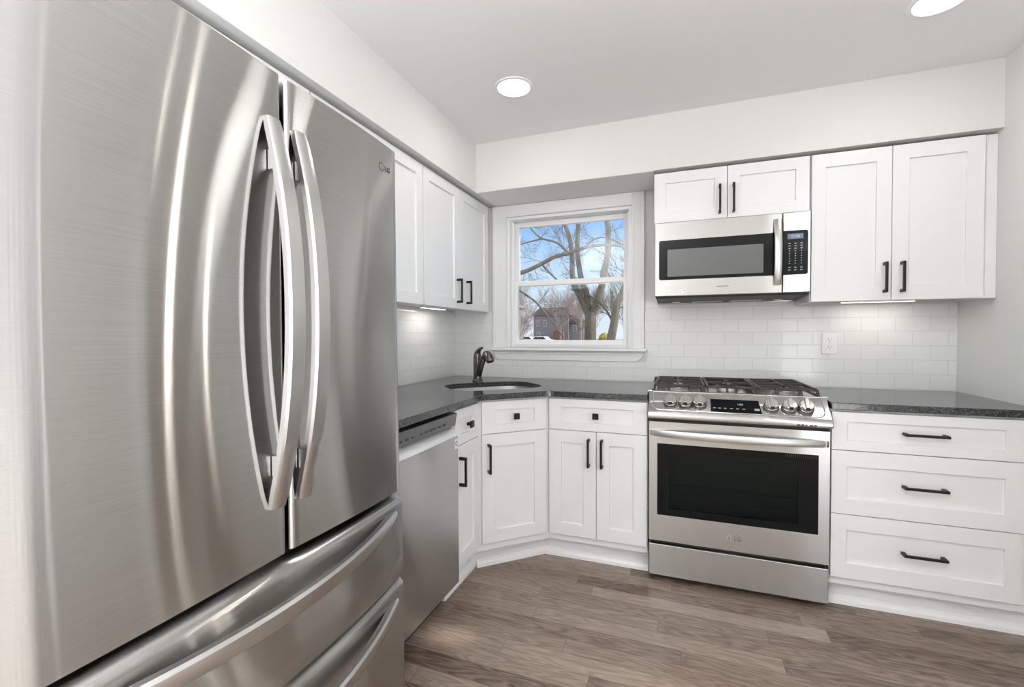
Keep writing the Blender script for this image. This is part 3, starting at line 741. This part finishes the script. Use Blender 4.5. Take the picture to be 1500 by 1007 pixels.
# control panel: sloped face with rolled lower edge
cp = [(.070, .925), (-.018, .846), (-.031, .830), (-.034, .815), (-.030, .806), (.0449, .806), (.10, .806), (.10, .925)]
cpm = prism(cp, -.0015, rw+.0015, 'X')
cpo = obj('control_panel', cpm, STEEL, rg, bevel=.004, smooth=True)
nA, nB = Vector((.070, .925)), Vector((-.018, .846)); sl = (nA-nB).normalized(); slang = math.atan2(sl.y, sl.x)   # slope in (y,z)
def on_panel(u): p = nB+(nA-nB)*u; return p
rx_ = math.pi/2-(math.pi/2-slang)                                  # tilt about x
tilt = slang
def panel_obj(name, bm, m, x, u, lift=0., **k):
    p = on_panel(u); n = Vector((-sl.y, sl.x)); 
    return obj(name, bm, m, cpo, loc=(x, p.x+n.x*lift, p.y+n.y*lift), rot=(tilt, 0, 0), **k)
# raised lip around the knob field
lipm = bmesh.new()
for sx in (0, 1):
    xs = .022 if sx == 0 else rw-.022
    sgn = 1 if sx == 0 else -1
    pts = [(xs, .058, .0008), (xs, -.022, .0008)] + [(xs+sgn*.034*(1-math.cos(math.pi/2*i/6)), -.022-.034*math.sin(math.pi/2*i/6), .0008) for i in range(1, 7)] + [(rw/2, -.056, .0008)]
    tube(lipm, pts, .0028, 8)
panel_obj('panel_rim', lipm, CHROME, 0, .5, smooth=True)
for kx in (1.517, 1.585, 1.648, 1.948, 2.020, 2.084):
    kb_ = lathe([(.031, .0005), (.032, .004), (.032, .011), (.029, .015)], 32)
    k_ = panel_obj('burner_knob', kb_, STEEL_D, kx-RX0, .40, 0, smooth=True)
    obj('knob_cap', lathe([(.030, .0152), (.0305, .019), (.0295, .030), (.025, .035), (.0, .0355)], 32, cap=False), CHROME, k_, smooth=True)
    obj('knob_grip', boxes((-.0085, .0085, -.028, .028, .033, .045)), CHROME, k_, bevel=.003)
    obj('knob_pointer', boxes((-.008, .008, -.0302, -.0283, .028, .043)), IRON, k_)
dp = panel_obj('display', prism([(-.104, .040), (.100, .040), (.108, -.036), (-.104, -.036)], .0004, .0016, 'Z'), BGLASS, 1.800-RX0, .37)
text('clock_digits', '1:00', .014, DIGITW, dp, (.022, .012, .0018), (0, 0, 0), .0002)
for xx in (-.094, -.072, -.048, -.022, .004, .030): obj('printed_symbol', box(xx, xx+.012, -.016, -.012, .0016, .0019), MARKM, dp)
obj('printed_symbol', box(.080, .100, -.020, -.008, .0016, .0019), MARKM, dp)
mk = bmesh.new()
for i in range(5): bx(mk, rw-.135+i*.016, rw-.135+i*.016+(.011 if i != 2 else .006), -.0346, -.0340, .812, .819)
obj('panel_print', mk, MARKD, cpo)
# cooktop
ck = obj('cooktop', boxes((-.010, rw+.010, .085, .655, .9150, .922), (.0, rw, .10, .64, .896, .9149)), CHROME, rg, bevel=.002)
obj('cooktop_rim', boxes((-.010, .016, .085, .655, .922, .930), (rw-.016, rw+.010, .085, .655, .922, .930), (.016, rw-.016, .068, .096, .9222, .929)), STEEL, rg, bevel=.003)
obj('back_guard', box(-.004, rw+.004, .615, .654, .9305, .949), IRON, rg, bevel=.003)
for (bx_, by_, br_) in ((.135, .215, .048), (.135, .49, .036), (rw/2, .35, .052), (rw-.135, .215, .044), (rw-.135, .49, .04)):
    bu = obj('burner', lathe([(br_*1.25, .0003), (br_*1.2, .006), (br_, .009), (br_, .017), (br_*.92, .018)], 32), STEEL_H, rg, loc=(bx_, by_, .922), smooth=True)
    obj('burner_cap', lathe([(br_*.86, .0182), (br_*.88, .022), (br_*.80, .026), (.0, .0265)], 32, cap=False), IRON, bu, smooth=True)
def grate(x0, x1, centers):
    y0, y1, zt_, b = .100, .610, .958, .0052; bm = bmesh.new()
    def bar(xa, ya, xb, yb, z=zt_):
        d_ = Vector((xb-xa, yb-ya, 0)); n_ = Vector((-d_.y, d_.x, 0)).normalized()*b
        pts = [Vector((xa, ya, 0))+n_, Vector((xb, yb, 0))+n_, Vector((xb, yb, 0))-n_, Vector((xa, ya, 0))-n_]
        prism([(p.x, p.y) for p in pts], z-.012, z, 'Z', bm)
    bar(x0+b, y0+.03, x0+b, y1-.01); bar(x1-b, y0+.03, x1-b, y1-.01)
    bar(x0, y0+.03, x1, y0+.03); bar(x0, y1-.01, x1, y1-.01)
    for (cx_, cy_) in centers:
        for k in range(4):
            a = math.pi/2*k
            ex, ey = math.cos(a), math.sin(a)
            tx = {0: x1, 2: x0}.get(k, cx_); 
            ty = cy_ if k in (0, 2) else (min(y1-.01, cy_+.125) if k == 1 else max(y0+.03, cy_-.125))
            bar(cx_+ex*.022, cy_+ey*.022, tx, ty)
    if len(centers) > 1: bar(x0, (y0+y1)/2, x1, (y0+y1)/2)
    # arched front feet
    for xs in (x0+b, x1-b) if len(centers) > 1 else (x0+b, (x0+x1)/2-.02, (x0+x1)/2+.02, x1-b):
        pts = [(y0+.034, zt_), (y0+.014, zt_-.004), (y0+.002, zt_-.014), (y0-.004, zt_-.028), (y0-.004, .9300), (y0+.010, .9300), (y0+.012, zt_-.024), (y0+.022, zt_-.013), (y0+.034, zt_-.012)]
        prism(pts, xs-b, xs+b, 'X', bm)
    if len(centers) > 1:
        for sx in (-1, 1):
            xm = (x0+x1)/2; xa, xb = xm+sx*.055, xm+sx*.040
            pts = [(y0+.034, zt_), (y0+.010, zt_-.006), (y0-.002, zt_-.018), (y0-.006, .9300), (y0+.008, .9300), (y0+.012, zt_-.022), (y0+.034, zt_-.012)]
            prism(pts, min(xa, xb), max(xa, xb), 'X', bm)
    for xs in (x0+b, x1-b): bx(bm, xs-b, xs+b, y1-.02, y1-.008, .9225, zt_-.012)
    bmesh.ops.recalc_face_normals(bm, faces=bm.faces)
    return obj('grate', bm, IRON, rg, bevel=.0012)
grate(.020, .262, [(.135, .215), (.135, .49)]); grate(.268, rw-.268, [(rw/2, .35)]); grate(rw-.262, rw-.020, [(rw-.135, .215), (rw-.135, .49)])

# ------------------------------------------------------------------ microwave
MX0 = 1.4265; mw = 2.1675-MX0; YM = -.345
mo = thing('microwave', 'stainless over-the-range microwave with curved vertical handle', 'microwave', (MX0, YM, 0))
mz0, mz1 = 1.416, 1.8265
obj('case', box(.001, mw-.001, .036, -YM-.0095, mz0+.004, mz1), GREYP, mo)
sx_ = .6185
obj('door', box(0, sx_-.001, 0, .035, mz0+.006, mz1-.001), STEEL, mo, bevel=.003)
obj('control_fascia', box(sx_+.001, mw, 0, .035, mz0+.006, mz1-.001), STEEL, mo, bevel=.003)
def rrect(x0, x1, z0, z1, r, corners=(1, 1, 1, 1), n=6):
    pts = []
    for (cx_, cz_, a0, k) in ((x0+r, z0+r, 180, 0), (x1-r, z0+r, 270, 1), (x1-r, z1-r, 0, 2), (x0+r, z1-r, 90, 3)):
        if corners[k]: pts += [(cx_+r*math.cos(R(a0+90*i/n)), cz_+r*math.sin(R(a0+90*i/n))) for i in range(n+1)]
        else: pts.append({0: (x0, z0), 1: (x1, z0), 2: (x1, z1), 3: (x0, z1)}[k])
    return pts
obj('door_glass', prism(rrect(.022, sx_-.0012, 1.511, 1.727, .012, (1, 0, 0, 1)), -.0022, -.0003, 'Y'), BGLASS, mo)
obj('viewing_window', prism(rrect(.066, .532, 1.528, 1.676, .004), -.0027, -.0023, 'Y'), MESHG, mo)
kp = obj('keypad', prism(rrect(sx_+.0012, mw-.012, 1.511, 1.732, .012, (0, 1, 1, 0)), -.0022, -.0003, 'Y'), BGLASS, mo)
obj('display', box(.6395, .708, -.0027, -.0023, 1.690, 1.716), DISPM, kp)
text('clock_digits', '12:00', .018, DIGIT, kp, (.674, -.0028, 1.703), (R(90), 0, 0), .0002)
for r_ in range(11):
    for c_ in range(3):
        z = 1.668-.0125*r_-(.008 if r_ > 8 else 0); x = .648+.0262*c_
        ww = .010 if r_ in (0, 1, 2, 9, 10) else .0045
        obj('key_symbol', box(x-ww/2, x+ww/2, -.0026, -.0022, z-.0022, z+.0022), MARKM, kp)
secs = []
for i in range(25):
    t = i/24; s = 2*t-1; z = 1.462+(1.795-1.462)*t; f = 1-abs(s)**2.4; yo = -.014-.030*f; hw_ = .0165
    xc = .594
    secs.append([(xc-hw_, yo+.014, z), (xc-hw_, yo+.003, z), (xc-hw_+.004, yo, z), (xc+hw_-.004, yo, z), (xc+hw_, yo+.003, z), (xc+hw_, yo+.014, z)])
hm = strip_sweep(secs)
for zz in (1.468, 1.766): bx(hm, .584, .604, -.008, -.0026, zz, zz+.022)
obj('handle', hm, STEEL_H, mo, smooth=True)
bd_ = obj('badge', prism([(.0125*math.cos(a), .0125*math.sin(a)) for a in [2*math.pi*i/28 for i in range(28)]], -.0012, -.0002, 'Y'), PLATE, mo, loc=(.150, 0, 1.447), label='round white maker badge')
obj('badge_mark', prism([(-.005, -.002), (.001, .005), (.006, .004), (.003, -.003), (.001, .001)], -.0016, -.0012, 'Y'), MARKD, bd_)
mk = bmesh.new()
for i in range(9): bx(mk, .315+i*.0062, .315+i*.0062+.0042, -.0006, -.0001, 1.4645, 1.4685)
obj('panel_print', mk, MARKD, mo)
# underside: sloped grille with two lamp lenses
un_ = prism([(.004, 1.4215), (.030, 1.412), (.315, 1.400), (.330, 1.412), (.330, 1.4215)], .006, mw-.006, 'X')
ub = obj('underside', un_, GAPM, mo)
obj('grease_filter', boxes((.20, .36, .20, .305, 1.3995, 1.4045), (.40, .56, .20, .305, 1.3995, 1.4045)), STEEL_D, ub)
for xx in (.11, .64):
    obj('lamp_lens', lathe([(.0, -.003), (.020, -.002), (.026, .001), (.026, .004)], 20, cap=False), mat('amber_lens', (.75, .48, .25), .3), ub, loc=(xx, .24, 1.4028), smooth=True)
for xx in (.01, mw-.20): obj('underside_trim', box(xx, xx+.18, .292, .318, 1.3965, 1.403), STEEL, ub)

# ------------------------------------------------------------------ outdoors
def bark(name, a, b):
    m = mat(name, a, .85, 0, .2); Lk(m, ramp(m, noise(m, 6, 4, mapped(m, (1, 1, .35))), [(.3, a), (.7, b)]), B(m).inputs['Base Color']); return m
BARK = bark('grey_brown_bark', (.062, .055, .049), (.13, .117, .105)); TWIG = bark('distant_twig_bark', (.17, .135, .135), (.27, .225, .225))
LAWN = bark('dormant_lawn', (.10, .085, .05), (.17, .15, .09))
ASPH = mat('street_asphalt', (.2, .2, .21), .8)
GZ = -.60
struct('ground', box(-120, 80, .5, 160, GZ-.2, GZ), LAWN)
rnd = random.Random(7)
def limb(bm, pts, r0, r1, seg=8, sub=3):
    # smooth the polyline a little
    P = [Vector(p) for p in pts]; out = []
    for i in range(len(P)-1):
        p0, p1, p2, p3 = P[max(i-1, 0)], P[i], P[i+1], P[min(i+2, len(P)-1)]
        for k in range(sub):
            t = k/sub
            out.append(.5*((2*p1)+(p2-p0)*t+(2*p0-5*p1+4*p2-p3)*t*t+(3*p1-p0-3*p2+p3)*t**3))
    out.append(P[-1]); n = len(out)
    tube(bm, out, [r0+(r1-r0)*i/(n-1) for i in range(n)], seg); return out
def twigs(bm, p, d, L, r, depth, seg=4, spread=.75):
    pts = [Vector(p)]; d = Vector(d).normalized(); n = 4
    for i in range(n):
        d = (d+Vector((rnd.uniform(-1, 1), rnd.uniform(-1, 1), rnd.uniform(-.7, 1)))*.22).normalized(); pts.append(pts[-1]+d*L/n)
    tube(bm, pts, [r*(1-.17*i) for i in range(n+1)], seg, cap=False)
    if depth > 0:
        for i in range(1, n+1):
            for _ in range(2 if i > 1 else 1):
                dd = (d+Vector((rnd.uniform(-1, 1), rnd.uniform(-1, 1), rnd.uniform(-.5, 1)))*spread).normalized()
                twigs(bm, pts[i], dd, L*rnd.uniform(.45, .68), r*.55, depth-1, 3, spread)
mt = thing('tree', 'large bare tree with three upright trunks filling the window view', 'tree', (-2.6, 19, GZ), group='bare trees outside')
ob_ = Vector((-2.6, 19, GZ))
def rel(pts, dy=None): return [Vector(p)-ob_ + Vector((0, (dy[i] if dy else 0), 0)) for i, p in enumerate(pts)]
bm = bmesh.new()
limb(bm, rel([(-2.60, 19, GZ), (-2.6, 19, .2), (-2.59, 19, 1.2), (-2.57, 19, 2.3)]), .34, .26, 12)
obj('trunk', bm, BARK, mt, smooth=True)
A_ = [(-2.60, 19.0, 2.0), (-3.11, 19.0, 3.11), (-3.41, 19.1, 3.67), (-3.52, 19.2, 4.31), (-3.55, 19.3, 5.15), (-3.7, 19.4, 6.06), (-3.92, 19.4, 6.68), (-4.16, 19.5, 7.44), (-4.37, 19.5, 8.34)]
B_ = [(-2.56, 19.1, 2.0), (-2.82, 19.1, 3.25), (-2.99, 19.0, 3.8), (-3.11, 18.9, 4.49), (-3.18, 18.8, 5.32), (-3.11, 18.8, 6.71), (-3.04, 18.8, 7.53), (-3.07, 18.8, 8.52)]
C_ = [(-2.53, 19.0, 2.0), (-2.13, 18.9, 3.16), (-1.96, 18.9, 3.75), (-1.92, 18.9, 4.23), (-1.76, 19.0, 4.97), (-1.72, 19.0, 6.03), (-1.79, 19.1, 6.72), (-1.69, 19.1, 7.39), (-1.76, 19.0, 8.36)]
for pts, r0, r1 in ((A_, .165, .075), (B_, .15, .085), (C_, .18, .10)):
    bm = bmesh.new(); out = limb(bm, rel(pts), r0, r1, 10)
    for p in out[6::3]:
        twigs(bm, p, (rnd.uniform(-1, 1), rnd.uniform(-.6, .6), rnd.uniform(-.1, .7)), rnd.uniform(.5, 1.2), .018, 1)
    obj('limb', bm, BARK, mt, smooth=True)
H_ = [(-.12, 15.0, 4.61), (-.58, 15.0, 4.63), (-1.18, 15.0, 4.70), (-1.68, 15.0, 4.71), (-2.26, 15.0, 4.61), (-2.71, 15.0, 4.49), (-3.24, 15.0, 4.39), (-3.73, 15.0, 4.18), (-4.35, 15.0, 3.92), (-4.84, 15.0, 3.78), (-5.6, 15.0, 3.56), (-6.9, 15.1, 2.6), (-7.6, 15.2, GZ)]
t2 = thing('tree', 'bare tree left of the window whose long bough crosses the view', 'tree', (-7.6, 15.2, GZ), group='bare trees outside')
ob_ = Vector((-7.6, 15.2, GZ))
bm = bmesh.new(); out = limb(bm, rel(H_[::-1]), .115, .036, 9)
for p in out[9::2]: twigs(bm, p, (rnd.uniform(-1, 1), rnd.uniform(-.6, .6), rnd.uniform(-.4, 1)), rnd.uniform(.5, 1.1), .016, 2)
obj('bough', bm, BARK, t2, smooth=True)
for pts, r0, r1 in (([(-2.73, 15, 4.52), (-3.18, 15, 4.94), (-3.79, 15, 5.15), (-4.09, 15, 5.38), (-4.34, 15, 5.67), (-4.76, 15, 6.13)], .05, .03),
                    ([(-3.79, 15, 5.15), (-4.29, 15, 5.08), (-4.81, 15, 4.97), (-5.44, 15, 4.82)], .035, .02),
                    ([(-3.82, 15, 4.1), (-3.56, 15, 3.8), (-3.24, 15, 3.49), (-2.9, 15, 3.21)], .045, .028),
                    ([(-2.1, 15, 4.62), (-1.7, 15, 4.95), (-1.2, 15, 5.0), (-.6, 15, 4.7), (-.2, 15, 4.3)], .035, .015),
                    ([(-5.6, 15, 3.56), (-4.4, 14.6, 2.85), (-3.84, 14.4, 2.45), (-3.15, 14.2, 1.70), (-2.73, 14.1, 1.15), (-2.47, 14, 1.0)], .05, .022)):
    bm = bmesh.new(); out = limb(bm, rel(pts), r0, r1, 7)
    for p in out[2::2]: twigs(bm, p, (rnd.uniform(-1, 1), rnd.uniform(-.6, .6), rnd.uniform(-.5, 1)), rnd.uniform(.4, .9), .011, 2)
    obj('branch', bm, BARK, t2, smooth=True)
t3 = thing('tree', 'bare leaning tree at the right edge of the window view', 'tree', (-1.30, 16, GZ), group='bare trees outside'); ob_ = Vector((-1.30, 16, GZ))
bm = bmesh.new(); out = limb(bm, rel([(-1.30, 16, GZ), (-1.22, 16, .6), (-1.16, 16, 1.05), (-1.02, 16, 1.75), (-.93, 16, 2.45), (-.70, 16, 2.92), (-.48, 16, 3.57), (-.32, 16, 4.25)]), .21, .10, 10)
obj('trunk', bm, BARK, t3, smooth=True)
bm = bmesh.new()
for p in out[8::1]: twigs(bm, p, (rnd.uniform(-1, .6), rnd.uniform(-.6, .6), rnd.uniform(0, 1)), rnd.uniform(.6, 1.3), .022, 2)
tw = limb(bm, rel([(-1.02, 16, 1.6), (-1.35, 16, 2.2), (-1.75, 16, 2.65), (-2.05, 16, 2.8)]), .06, .03, 6)
for p in tw[2:]: twigs(bm, p, (-1, 0, .5), .8, .02, 2)
obj('branches', bm, BARK, t3, smooth=True)
# bare trees farther off
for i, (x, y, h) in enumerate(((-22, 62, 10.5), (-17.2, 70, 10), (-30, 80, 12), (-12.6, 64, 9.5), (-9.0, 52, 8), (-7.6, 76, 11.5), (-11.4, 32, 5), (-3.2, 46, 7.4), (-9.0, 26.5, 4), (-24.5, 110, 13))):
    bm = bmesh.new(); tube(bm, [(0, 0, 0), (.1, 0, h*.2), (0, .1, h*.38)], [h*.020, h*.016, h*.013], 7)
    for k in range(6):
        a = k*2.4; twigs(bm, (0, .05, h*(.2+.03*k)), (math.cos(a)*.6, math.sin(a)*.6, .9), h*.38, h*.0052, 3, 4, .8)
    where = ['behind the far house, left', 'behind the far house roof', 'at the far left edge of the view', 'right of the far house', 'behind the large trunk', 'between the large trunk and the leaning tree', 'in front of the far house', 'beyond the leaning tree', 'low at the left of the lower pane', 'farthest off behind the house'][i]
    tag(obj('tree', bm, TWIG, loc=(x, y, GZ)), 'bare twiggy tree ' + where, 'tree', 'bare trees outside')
# far house
SID = mat('lilac_grey_siding', (.165, .155, .18), .8); ROOF = mat('brown_shingles', (.10, .08, .08), .9); WIN = mat('house_window_glass', (.12, .14, .17), .3); BRK = mat('brick_red', (.15, .08, .07), .9)
hs = thing('house', 'lilac grey two-storey house seen far off through the window', 'house', (-24, 90, GZ))
obj('wall', boxes((-4.2, 3.4, 0, 9, 0, 5.9), (3.4, 6.4, 1, 8, 0, 4.2)), SID, hs)
rf = prism([(-4.7, 5.9), (3.9, 5.9), (2.9, 7.5), (-2.6, 7.5)], -.5, 9.5, 'Y'); obj('roof', rf, ROOF, hs)
obj('gable', prism([(-.2, 5.85), (3.5, 5.85), (1.65, 7.6)], -.7, -.1, 'Y'), SID, hs)
obj('roof', prism([(.8, 4.2), (8.0, 4.2), (3.4, 5.8), (3.4, 4.3)], .6, 8.4, 'Y'), ROOF, hs)
for (x, z) in ((-3.2, 3.5), (-1.6, 3.5), (-3.0, .9), (1.3, 3.9), (2.4, 3.9), (4.6, 2.4)):
    f = obj('window', box(x-.38, x+.38, -.08 if x < 3.4 else .9, -.01 if x < 3.4 else .99, z, z+1.4), mat('house_trim', (.38, .38, .4), .6), hs)
    obj('pane', box(x-.29, x+.29, -.12 if x < 3.4 else .86, -.081 if x < 3.4 else .899, z+.12, z+1.28), WIN, f)
obj('porch', box(.6, 2.6, -1.2, -.02, 0, 2.6), BRK, hs)
nh = thing('house', 'pale grey-green house at the far left of the lower pane', 'house', (-17.2, 40, GZ))
obj('wall', box(-2.4, 1.5, 0, 7, 0, 4.8), mat('pale_siding', (.26, .28, .25), .8), nh)
obj('roof', prism([(-2.8, 4.8), (1.9, 4.8), (-.4, 6.2)], -.4, 7.4, 'Y'), mat('grey_shingles', (.16, .16, .155), .9), nh)
# parked cars, shrub, post, hedge
def car(x, y, col, label):
    t = thing('car', label, 'car', (x, y, GZ), (0, 0, R(rnd.uniform(-15, 15))), group='parked cars outside')
    obj('car_body', prism([(-2.2, .35), (2.2, .35), (2.2, .85), (1.3, .95), (.7, 1.45), (-1.2, 1.45), (-1.9, .98), (-2.2, .9)], -.85, .85, 'Y'), mat('car_paint', col, .3), t, bevel=.06)
    obj('car_window', prism([(1.1, .98), (.62, 1.38), (-1.1, 1.38), (-1.6, .98)], -.87, .87, 'Y'), BGLASS, t)
    for sx in (-1.35, 1.35):
        for sy in (-.8, .8): obj('wheel', prism([(sx+.33*math.cos(a), .335+.33*math.sin(a)) for a in [2*math.pi*i/16 for i in range(16)]], sy-.1, sy+.1, 'Y'), GAPM, t)
car(-22.6, 78, (.75, .76, .78), 'white parked car in front of the lilac house'); car(-26.4, 80, (.55, .58, .62), 'silver parked car left of the lilac house'); car(-2.6, 62, (.8, .82, .85), 'white parked car beyond the leaning tree')
ys = bmesh.new(); rnd2 = random.Random(3)
for _ in range(420):
    a, b_, r_ = rnd2.uniform(0, 6.28), rnd2.uniform(-.2, 1), rnd2.uniform(.75, 1)
    p = Vector((math.cos(a)*math.sqrt(1-b_*b_)*.62*r_, math.sin(a)*math.sqrt(1-b_*b_)*.62*r_, 1.15+b_*.85*r_)); s = .10
    n1 = Vector((rnd2.uniform(-1, 1), rnd2.uniform(-1, 1), rnd2.uniform(-1, 1))).normalized(); n2 = n1.orthogonal()
    ys.faces.new([ys.verts.new(p+n1*s), ys.verts.new(p+n2*s*.7), ys.verts.new(p-n1*s), ys.verts.new(p-n2*s*.7)])
tube(ys, [(0, 0, 0), (0, 0, 1.2)], .05, 6)
tag(obj('shrub', ys, mat('yellow_blossom', (.34, .27, .05), .8), loc=(-6.0, 45, GZ)), 'yellow flowering shrub beside the large tree trunk', 'shrub')
tag(obj('utility_post', boxes((-.07, .07, -.07, .07, 0, 3.1)), mat('weathered_post', (.22, .21, .19), .9), loc=(-5.35, 30, GZ)), 'pale wooden post standing in front of the far house', 'post')
struct('street', box(-120, 80, 70, 76, GZ+.001, GZ+.02), ASPH)
